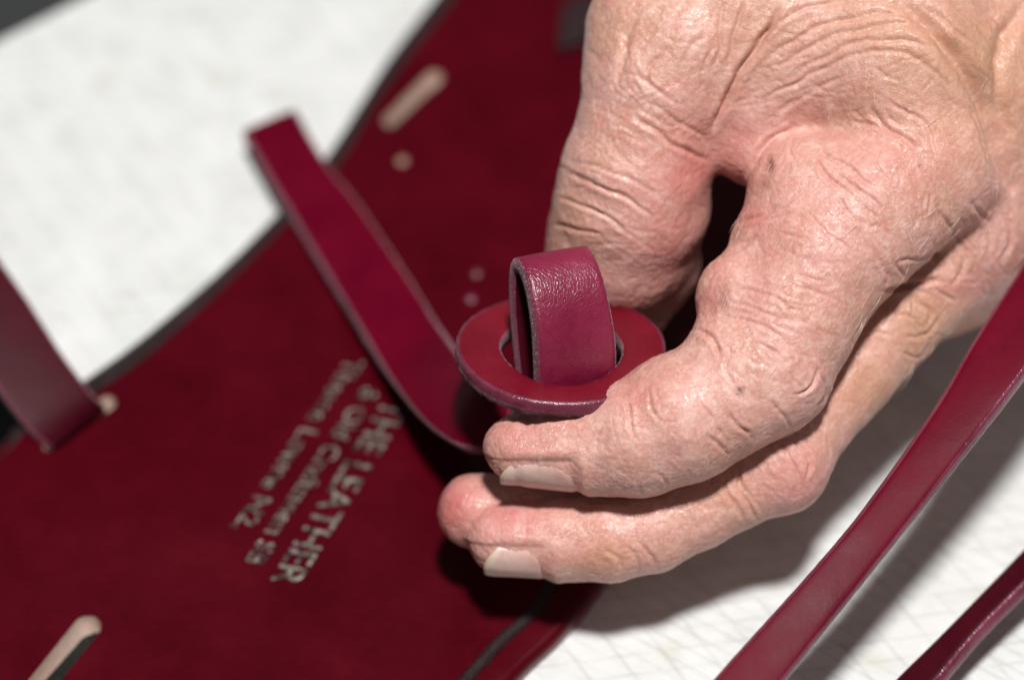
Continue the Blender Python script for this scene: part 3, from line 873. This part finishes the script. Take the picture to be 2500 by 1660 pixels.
# furrows: crop, finger group ('' = any), half width, depth, points traced in that crop
T, I, Mi, R_, Pm = 'thumb', 'index', 'middle', 'ring', ''
STROKES = [
 ('A', T, 7, 7, [(235, 790), (400, 865), (550, 930), (650, 1010)]),
 ('A', T, 7, 7, [(205, 910), (330, 950), (450, 1005), (530, 1065)]),
 ('A', T, 7, 5, [(180, 1030), (300, 1060), (430, 1095)]),
 ('A', T, 8, 4, [(240, 740), (420, 780), (600, 850), (700, 930)]),
 ('A', T, 8, 8, [(560, 530), (720, 650), (830, 710), (912, 740)]),
 ('A', T, 8, 4, [(640, 470), (760, 560), (900, 640)]),
 ('A', '', 13, 20, [(1240, 40), (1150, 190), (1060, 320), (985, 470), (925, 610)]),
 ('A', '', 9, 7, [(1085, 0), (1040, 120), (1010, 250), (1000, 330)]),
 ('A', '', 9, 6, [(985, 0), (955, 110), (965, 230), (930, 330)]),
 ('A', '', 8, 5, [(890, 440), (880, 330), (930, 210)]),
 ('A', '', 8, 4, [(770, 330), (820, 230), (900, 150)]),
 ('A', '', 16, 8, [(600, 30), (530, 150), (515, 280), (460, 420)]),
 ('A', '', 9, 4, [(700, 250), (620, 330), (640, 430)]),
 ('A', '', 8, 4, [(560, 330), (680, 420), (760, 480)]),
 ('A', '', 8, 6, [(1150, 290), (1300, 185), (1450, 112), (1700, 65), (1900, 95)]),
 ('A', '', 8, 6, [(1190, 340), (1350, 232), (1500, 162), (1750, 112), (1950, 155), (2060, 245)]),
 ('A', '', 8, 5, [(1250, 385), (1400, 285), (1600, 195), (1850, 195), (2000, 295)]),
 ('A', '', 8, 5, [(1130, 470), (1280, 400), (1400, 335), (1560, 262), (1720, 232)]),
 ('A', '', 8, 6, [(1100, 215), (1250, 95), (1400, 25), (1560, 0)]),
 ('A', '', 8, 4, [(1380, 45), (1600, 5), (1750, 10)]),
 ('A', '', 8, 4, [(1180, 560), (1300, 470), (1420, 400), (1560, 345)]),
 ('A', '', 7, 4, [(1480, 190), (1650, 140), (1830, 140), (1960, 220), (2050, 330)]),
 ('A', '', 7, 4, [(1620, 240), (1800, 240), (1950, 330), (2040, 450)]),
 ('A', '', 9, 11, [(1325, 575), (1280, 598), (1200, 642), (1125, 730), (1075, 830)]),
 ('A', '', 30, 34, [(1760, 0), (1900, 90), (2050, 270), (2150, 430), (2215, 600), (2260, 760), (2320, 900)]),
 ('A', '', 22, 18, [(2361, 20), (2280, 150), (2235, 300), (2240, 450), (2300, 640)]),
 ('A', '', 8, 7, [(1900, 25), (2100, 195), (2185, 340)]),
 ('A', '', 8, 7, [(2010, 0), (2150, 125), (2255, 300)]),
 ('A', '', 8, 6, [(2130, 0), (2250, 120), (2300, 250)]),
 ('A', '', 8, 6, [(2080, 480), (2160, 620), (2200, 780)]),
 ('A', '', 9, 12, [(1725, 1345), (1850, 1312), (1990, 1300)]),
 ('A', '', 8, 6, [(1950, 960), (2050, 1080), (2090, 1200), (2020, 1330)]),
 ('A', '', 9, 6, [(2110, 920), (2200, 1040), (2200, 1180)]),
 ('A', '', 9, 6, [(2250, 950), (2310, 1080), (2260, 1210)]),
 ('B', '', 7, 9, [(1045, 360), (1090, 430), (1200, 490), (1330, 570), (1430, 660), (1540, 740)]),
 ('B', '', 7, 8, [(1000, 490), (1090, 590), (1180, 690), (1270, 780)]),
 ('B', '', 7, 8, [(1180, 590), (1260, 670), (1380, 750), (1500, 840), (1580, 930)]),
 ('B', '', 6, 6, [(1190, 790), (1260, 880), (1330, 980), (1460, 1045)]),
 ('B', '', 8, 8, [(1480, 60), (1560, 160), (1650, 240), (1780, 310), (1890, 410)]),
 ('B', '', 7, 6, [(1640, 0), (1740, 60), (1880, 120), (1960, 210), (2050, 480)]),
 ('B', '', 6, 6, [(1320, 145), (1440, 180), (1570, 215)]),
 ('B', '', 6, 5, [(930, 920), (1000, 1010), (1090, 1090), (1140, 1150)]),
 ('B', '', 6, 4, [(700, 1110), (830, 1130), (960, 1175)]),
 ('B', I, 8, 9, [(320, 1040), (440, 1000), (560, 960), (700, 875)]),
 ('B', I, 7, 7, [(215, 1300), (390, 1225), (530, 1130)]),
 ('B', I, 7, 5, [(560, 1010), (760, 960), (900, 950)]),
 ('B', '', 6, 4, [(1450, 1060), (1560, 1050), (1660, 1115)]),
 ('B', '', 7, 4, [(1575, 1330), (1640, 1450), (1620, 1568)]),
 ('B', '', 7, 6, [(1960, 700), (1995, 830), (1980, 960)]),
 ('B', '', 6, 5, [(1840, 880), (1870, 1000), (1840, 1090)]),
 ('B', '', 7, 6, [(1700, 1370), (1850, 1330), (2091, 1290)]),
 ('B', '', 7, 6, [(1750, 1568), (1900, 1540), (2091, 1480)]),
 ('B', '', 6, 4, [(820, 270), (800, 420), (860, 540)]),
 ('B', '', 6, 4, [(1350, 1130), (1440, 1200), (1500, 1300)]),
 ('B', '', 6, 4, [(1180, 1150), (1290, 1250), (1370, 1360)]),
 ('C', I, 6, 5, [(200, 345), (270, 370), (335, 432)]),
 ('C', I, 6, 9, [(350, 540), (385, 530), (425, 490), (440, 440)]),
 ('C', I, 6, 6, [(445, 460), (475, 530), (440, 590)]),
 ('C', I, 6, 5, [(240, 345), (300, 410), (370, 500), (385, 530)]),
 ('C', I, 6, 4, [(130, 375), (105, 440), (140, 510)]),
 ('C', I, 6, 5, [(10, 560), (60, 630), (115, 705)]),
 ('C', I, 6, 5, [(95, 595), (165, 660), (215, 705)]),
 ('C', I, 6, 4, [(40, 690), (75, 720), (110, 760)]),
 ('C', I, 6, 4, [(270, 560), (320, 620), (340, 660)]),
 ('C', I, 9, 12, [(0, 300), (35, 318), (60, 345), (90, 400)]),
 ('C', I, 7, 5, [(60, 250), (160, 270), (260, 300), (330, 360)]),
 ('C', I, 6, 4, [(110, 200), (220, 225), (320, 275)]),
 ('C', I, 6, 4, [(130, 150), (250, 175), (360, 240)]),
 ('C', Mi, 7, 9, [(335, 685), (388, 740), (412, 790), (392, 850)]),
 ('C', Mi, 7, 8, [(280, 690), (330, 750), (360, 800), (372, 880)]),
 ('C', Mi, 7, 8, [(158, 790), (158, 870), (190, 940), (235, 1000)]),
 ('C', Mi, 7, 6, [(100, 815), (110, 880), (150, 950), (180, 1010)]),
 ('C', Mi, 6, 5, [(420, 650), (470, 700), (482, 770)]),
 ('C', '', 7, 9, [(690, 162), (760, 150), (835, 172)]),
 ('C', '', 6, 5, [(600, 330), (650, 310), (705, 322)]),
 ('C', '', 7, 6, [(735, 380), (800, 400), (850, 350)]),
 ('C', '', 7, 6, [(755, 330), (830, 322), (880, 255)]),
 ('C', '', 7, 6, [(795, 195), (850, 240), (830, 300)]),
 ('C', '', 6, 5, [(715, 250), (780, 262), (815, 300)]),
 ('C', '', 7, 6, [(840, 100), (870, 160), (935, 205)]),
 ('C', '', 7, 6, [(640, 0), (662, 60), (705, 120)]),
 ('C', '', 6, 5, [(700, 0), (722, 70), (760, 120)]),
 ('E', I, 7, 7, [(1005, 150), (1015, 240), (1045, 330)]),
 ('E', I, 6, 5, [(1105, 110), (1122, 200), (1150, 250)]),
 ('E', I, 6, 5, [(1365, 295), (1430, 350), (1475, 410)]),
 ('E', I, 6, 5, [(1475, 175), (1500, 260), (1590, 305)]),
 ('E', I, 6, 4, [(1140, 480), (1200, 545)]),
 ('E', I, 6, 3, [(1040, 500), (1080, 580)]),
 ('E', Mi, 7, 6, [(1055, 790), (1120, 875), (1135, 930)]),
 ('E', Mi, 7, 6, [(995, 815), (1055, 890), (1070, 950)]),
 ('E', Mi, 7, 4, [(900, 825), (960, 870), (980, 930)]),
 ('E', Mi, 7, 6, [(1515, 470), (1550, 560), (1625, 650)]),
 ('E', Mi, 7, 5, [(1455, 520), (1470, 600), (1525, 690)]),
]
# families of fine wrinkles: finger, centre, line direction (degrees, down positive), length range, spread along/across, count, depth
_r = random.Random(77)
for fg, cx, cy, ang, l0, l1, sa, sb, cnt, dep in [
    (I, 1905, 800, 14, 60, 170, 90, 110, 26, 2.6), (I, 1960, 690, 20, 50, 130, 90, 90, 16, 2.2), (I, 1830, 900, 60, 40, 110, 60, 90, 12, 2.2), (I, 1640, 1010, 68, 40, 110, 150, 90, 12, 1.5),
    ('', 2150, 330, 35, 40, 110, 110, 110, 22, 2.6), ('', 2150, 330, -50, 40, 100, 110, 110, 20, 2.4), ('', 2260, 480, 75, 50, 120, 90, 130, 16, 2.4), ('', 2060, 560, 40, 50, 130, 110, 100, 16, 2.4), ('', 2060, 560, 110, 40, 90, 110, 100, 12, 2.0),
    (T, 1560, 160, 40, 40, 100, 120, 120, 22, 2.6), (T, 1560, 160, -45, 40, 100, 120, 120, 20, 2.6), (T, 1500, 520, 24, 70, 180, 90, 90, 12, 2.6), (T, 1560, 350, 30, 60, 150, 110, 80, 14, 2.4),
    (Mi, 1690, 1240, 62, 40, 100, 160, 60, 16, 2.2), (Mi, 1880, 1130, 58, 40, 110, 60, 70, 12, 2.6), ('', 2260, 790, 10, 40, 90, 90, 80, 16, 2.8), ('', 2260, 790, 80, 40, 90, 90, 80, 14, 2.8),
    ('', 2380, 180, 52, 60, 160, 100, 160, 18, 2.8), ('', 2000, 170, -12, 70, 170, 160, 90, 16, 2.4), ('', 2370, 640, 60, 50, 110, 100, 80, 14, 2.6)]:
    for _ in range(cnt):
        u, v = _r.gauss(0, 0.6) * sa, _r.gauss(0, 0.6) * sb
        a = math.radians(ang + _r.gauss(0, 11)); L = _r.uniform(l0, l1) / 2
        c0 = math.radians(ang)
        x, y = cx + u * math.cos(c0) - v * math.sin(c0), cy + u * math.sin(c0) + v * math.cos(c0)
        b = _r.gauss(0, 0.10) * L
        STROKES.append(('P', fg, _r.uniform(5, 6.5), 0.66 * dep * _r.uniform(0.5, 1.3), [(x - L * math.cos(a), y - L * math.sin(a)), (x - b * math.sin(a), y + b * math.cos(a)), (x + L * math.cos(a), y + L * math.sin(a))]))
# colour of the skin itself: channel, photo px, py, rx, ry, amount, finger
PATCHES = [
 (0, 1100, 1230, 90, 90, 0.75, R_), (0, 1240, 1260, 110, 60, 0.5, Mi), (0, 1290, 1290, 40, 25, 0.5, Mi), (0, 1250, 1060, 110, 60, 0.35, I),
 (0, 1690, 430, 90, 110, 0.55, T), (0, 1650, 600, 80, 140, 0.4, T), (0, 1735, 385, 40, 30, 0.5, T), (0, 1800, 370, 80, 100, 0.4, ''),
 (0, 2210, 380, 130, 110, 0.28, ''), (0, 1560, 960, 60, 50, 0.4, I), (0, 1720, 700, 50, 70, 0.5, I), (0, 1840, 540, 40, 40, 0.5, I),
 (0, 1930, 620, 160, 160, 0.18, I), (0, 1960, 1180, 90, 80, 0.35, Mi), (0, 1450, 1340, 90, 60, 0.25, Mi), (0, 2400, 720, 120, 60, 0.3, ''),
 (1, 2380, 150, 260, 240, 0.55, ''), (1, 2200, 60, 250, 120, 0.45, ''), (1, 1850, 80, 160, 110, 0.35, ''), (1, 2250, 800, 120, 130, 0.5, ''),
 (1, 2130, 950, 100, 120, 0.4, Mi), (1, 1530, 60, 140, 90, 0.25, ''), (1, 1370, 520, 60, 90, 0.4, T), (1, 1480, 1350, 60, 50, 0.5, Mi), (1, 1760, 1210, 60, 40, 0.3, Mi),
 (2, 1882, 403, 10, 28, 1.2, ''), (2, 1868, 450, 14, 16, 0.5, ''), (2, 1765, 735, 20, 44, 0.5, I), (2, 1745, 760, 12, 28, 0.45, I),
 (2, 1809, 951, 12, 10, 1.4, I), (2, 1801, 963, 7, 7, 0.7, I), (2, 2246, 406, 6, 6, 1.0, ''), (2, 2040, 660, 8, 22, 0.25, ''), (2, 1325, 1290, 30, 16, 0.1, Mi),
]
NAILS = {'index': dict(a=(1475, 1086, -5), b=(1262, 1098, -28), s0=0.28, s1=1.20, mid=66, half=54), 'middle': dict(a=(1490, 1312, -118), b=(1225, 1314, -135), s0=0.56, s1=1.16, mid=60, half=55)}

def nail_frame(name):
    q = NAILS[name]
    A, B = D(*q['a']), D(*q['b'])
    ax = (B - A); ln = np.linalg.norm(ax); ax /= ln
    zd = np.array([0, 0, 1.0]); zd -= ax * (zd @ ax); zd /= np.linalg.norm(zd)
    dn = np.cross(ax, zd)
    if dn[1] > 0: dn = -dn
    return A, ax, ln, zd, dn, q

def sculpt(P, N, S, who, names, me):
    nv = len(P)
    front = np.clip((N[:, 2] + 0.05) * 4, 0, 1)
    disp = np.zeros(nv)
    # loose, uneven flesh and fine furrows of old skin
    nz = np.zeros(nv)
    vis = np.nonzero((S[:, 0] > 900) & (S[:, 1] < 1750) & (S[:, 1] > -150) & (S[:, 0] < 2620))[0]
    for i in vis:
        p = Vector(P[i])
        a = noise.noise(p / 95.0) * 3.4 + noise.noise(p / 42.0 + Vector((7, 1, 3))) * 1.9
        w = p + noise.noise_vector(p / 60.0) * 22
        r1 = 1 - abs(noise.noise(Vector((w.x / 26.0, w.y / 26.0, w.z / 30.0))))
        r2 = 1 - abs(noise.noise(Vector((w.x / 15.0 + 9, w.y / 17.0, w.z / 16.0))))
        nz[i] = a - 1.2 * max(0, r1 - 0.80) / 0.20 - 1.2 * max(0, r2 - 0.78) / 0.22
    disp += nz
    wob = np.stack([np.sin(S[:, 0] / 17.0 + S[:, 1] / 29.0) * 2.0 + np.sin(S[:, 1] / 11.0) * 1.2, np.sin(S[:, 1] / 19.0 - S[:, 0] / 31.0) * 2.0 + np.sin(S[:, 0] / 12.0) * 1.2], 1)
    Sw = S + wob
    for crop, fg, hw, dep, pts in STROKES:
        ox, oy, k = CROPS[crop]
        q = resample([(ox + x / k, oy + y / k, 0.0) for x, y in pts], 4 * len(pts))[:, :2]
        lo, hi = q.min(0) - 4 * hw - 6, q.max(0) + 4 * hw + 6
        m = np.nonzero((Sw[:, 0] > lo[0]) & (Sw[:, 0] < hi[0]) & (Sw[:, 1] > lo[1]) & (Sw[:, 1] < hi[1]) & (front > 0) & ((who == names.index(fg)) if fg else ((who != names.index('pinky')))))[0]
        if not len(m): continue
        best = np.full(len(m), 1e9); tt = np.zeros(len(m))
        for j in range(len(q) - 1):
            ab = q[j + 1] - q[j]; L2 = ab @ ab + 1e-9
            t = np.clip(((Sw[m] - q[j]) @ ab) / L2, 0, 1)
            d = np.linalg.norm(Sw[m] - q[j] - t[:, None] * ab, axis=1)
            u = d < best; best[u] = d[u]; tt[u] = (j + t[u]) / (len(q) - 1)
        taper = np.clip(np.minimum(tt, 1 - tt) * 5, 0.0, 1) ** 0.7
        g = -np.exp(-(best / (hw * 0.6)) ** 2) + 0.3 * np.exp(-((best - hw * 1.55) / (hw * 0.8)) ** 2)
        disp[m] += 0.8 * dep * g * taper * front[m]
    tint = np.zeros((nv, 4), np.float32); tint[:, 3] = 1
    relief = np.ones((nv, 4), np.float32)
    for ch, px, py, rx, ry, am, fg in PATCHES:
        d2 = ((S[:, 0] - px) / rx) ** 2 + ((S[:, 1] - py) / ry) ** 2
        g = am * (0.95 if ch == 0 else 1.0) * np.exp(-d2 * (1.0 if ch < 2 else 1.6)) * (front > 0)
        if fg: g = g * (who == names.index(fg))
        if ch == 2 and rx > 5: g = g * (0.65 + 0.5 * np.sin(S[:, 0] * 0.9 + S[:, 1] * 0.35))
        tint[:, ch] = np.maximum(tint[:, ch], np.clip(g, 0, 1))
    # nail beds
    for nm in NAILS:
        A, ax, ln, zd, dn, q = nail_frame(nm)
        m = np.nonzero(who == names.index(nm))[0]
        r = P[m] - A
        s = (r @ ax) / ln
        th = np.degrees(np.arctan2(r @ dn, r @ zd))
        u = np.abs(th - q['mid']) / q['half']
        inn = np.clip((s - q['s0']) / 0.10, 0, 1) * np.clip((1.04 - u) / 0.12, 0, 1)
        disp[m] -= 5 * inn
        fold = np.exp(-((u - 1.16) / 0.13) ** 2) * np.clip((s - q['s0'] + 0.1) / 0.15, 0, 1) * np.clip((1.15 - s) / 0.3, 0, 1) + np.exp(-((s - q['s0'] + 0.07) / 0.07) ** 2) * np.clip((1.2 - u) / 0.2, 0, 1)
        disp[m] += 4.5 * fold
        relief[m, 0] *= 1 - 0.7 * np.clip(inn, 0, 1)
    P += N * disp[:, None]
    relief[:, 0] *= np.where(who == names.index('thumb'), 0.8, 1.0)
    for nm, d in (('tint', tint), ('relief', relief)):
        at = me.color_attributes.new(nm, 'FLOAT_COLOR', 'POINT')
        at.data.foreach_set('color', d.ravel())

def radius_at(name, p):
    """distance from the finger's chain axis to its surface, along the chain, near p"""
    q = chain_pts(BONES[name]); best = None
    for (a, ra), (b, rb) in zip(q, q[1:]):
        ab = b - a; t = max(0, min(1, ((p - a) @ ab) / (ab @ ab)))
        d = np.linalg.norm(p - a - t * ab)
        if best is None or d < best[0]: best = (d, ra + (rb - ra) * t)
    return best[1]

def build_nail(name, hand):
    A, ax, ln, zd, dn, q = nail_frame(name)
    ns, nt = 26, 21
    V, al = [], []
    for i in range(ns):
        f = i / (ns - 1)
        for j in range(nt):
            v = -1 + 2 * j / (nt - 1)
            fs = f - 0.10 * (1 - f) * (1 - v * v) * 0 + 0.0
            s = q['s0'] + (q['s1'] - q['s0']) * (f * (1 - 0.24 * abs(v) ** 2.4) + 0.22 * abs(v) ** 2.5 * (1 - f))
            th = math.radians(q['mid'] + v * q['half'] * (0.92 - 0.10 * max(0, 0.25 - f) / 0.25 * 1.5))
            c = A + ax * (s * ln)
            r = radius_at(name, A + ax * min(s, 1.0) * ln)
            off = 0.2 + 2.0 * (1 - v * v) - 5 * abs(v) ** 6 - 5 * max(0, 0.12 - f) / 0.12 + 2.0 * f
            tip = max(0, s - 0.98) * ln
            rr = r * (1 - 0.00 * tip) + off - 0.0022 * tip * tip
            V.append(c + (zd * math.cos(th) + dn * math.sin(th)) * rr); al.append(f)
    k = len(V)
    nn = []
    for i in range(ns):
        for j in range(nt):
            c = A + ax * (min(1.0, q['s0'] + (q['s1'] - q['s0']) * i / (ns - 1)) * ln)
            d = V[i * nt + j] - c; d -= ax * (d @ ax); nn.append(d / np.linalg.norm(d))
    V2 = [p - d * 6 for p, d in zip(V, nn)]
    F = []
    for i in range(ns - 1):
        for j in range(nt - 1):
            a = i * nt + j
            F.append((a, a + 1, a + nt + 1, a + nt)); F.append((k + a, k + a + nt, k + a + nt + 1, k + a + 1))
    rim = [i * nt for i in range(ns)] + [(ns - 1) * nt + j for j in range(1, nt)] + [i * nt + nt - 1 for i in range(ns - 2, -1, -1)] + [j for j in range(nt - 2, 0, -1)]
    for a, b in zip(rim, rim[1:] + rim[:1]): F.append((a, b, k + b, k + a))
    me = mesh_np('fingernail', WA(np.array(V + V2)), np.array(F))
    at = me.attributes.new('along', 'FLOAT', 'POINT'); at.data.foreach_set('value', np.array(al + al, np.float32))
    bm = bmesh.new(); bm.from_mesh(me); bmesh.ops.recalc_face_normals(bm, faces=bm.faces); bm.to_mesh(me); bm.free()
    link('fingernail', me, [M['nail']], hand)

def build_hair(Pw, N, S, who, hand):
    """short pale hairs on the back of the hand and the first finger bone"""
    rng = np.random.RandomState(14)
    ok = np.nonzero((N[:, 2] > 0.1) & (S[:, 0] > 1780) & (S[:, 0] < 2480) & (S[:, 1] > 130) & (S[:, 1] < 900))[0]
    w = np.exp(-(((S[ok, 0] - 2120) / 170) ** 2 + ((S[ok, 1] - 560) / 190) ** 2)) + 0.25
    ok = rng.choice(ok, 130, replace=False, p=w / w.sum())
    V, F = [], []
    Nw = np.stack([N[:, 0], N[:, 1] * SP - N[:, 2] * CP, N[:, 1] * CP + N[:, 2] * SP], 1)
    for i in ok:
        p, nn = Pw[i], Nw[i]
        g = np.array([-0.35 + rng.randn() * 0.45, -0.8 + rng.randn() * 0.3, -0.2])
        g -= nn * (g @ nn); g /= np.linalg.norm(g)
        L = rng.uniform(30, 75) * U; r0 = rng.uniform(0.5, 0.85) * U
        side = np.cross(nn, g)
        bend = rng.randn() * 0.2
        k0 = len(V)
        for j in range(6):
            t = j / 5
            c = p + g * L * t + nn * L * (0.34 * t - 0.22 * t * t) + side * L * bend * t * t
            r = r0 * (1 - 0.85 * t)
            for a in range(3):
                an = 2.094 * a
                V.append(c + (side * math.cos(an) + nn * math.sin(an)) * r)
        for j in range(5):
            for a in range(3):
                q = k0 + j * 3
                F.append((q + a, q + (a + 1) % 3, q + 3 + (a + 1) % 3, q + 3 + a))
    o = link('hair', mesh_np('hair', np.array(V), np.array(F)), [M['hair']], hand)
    o['kind'] = 'stuff'

hand = build_hand()
build_nail('index', hand)
build_nail('middle', hand)
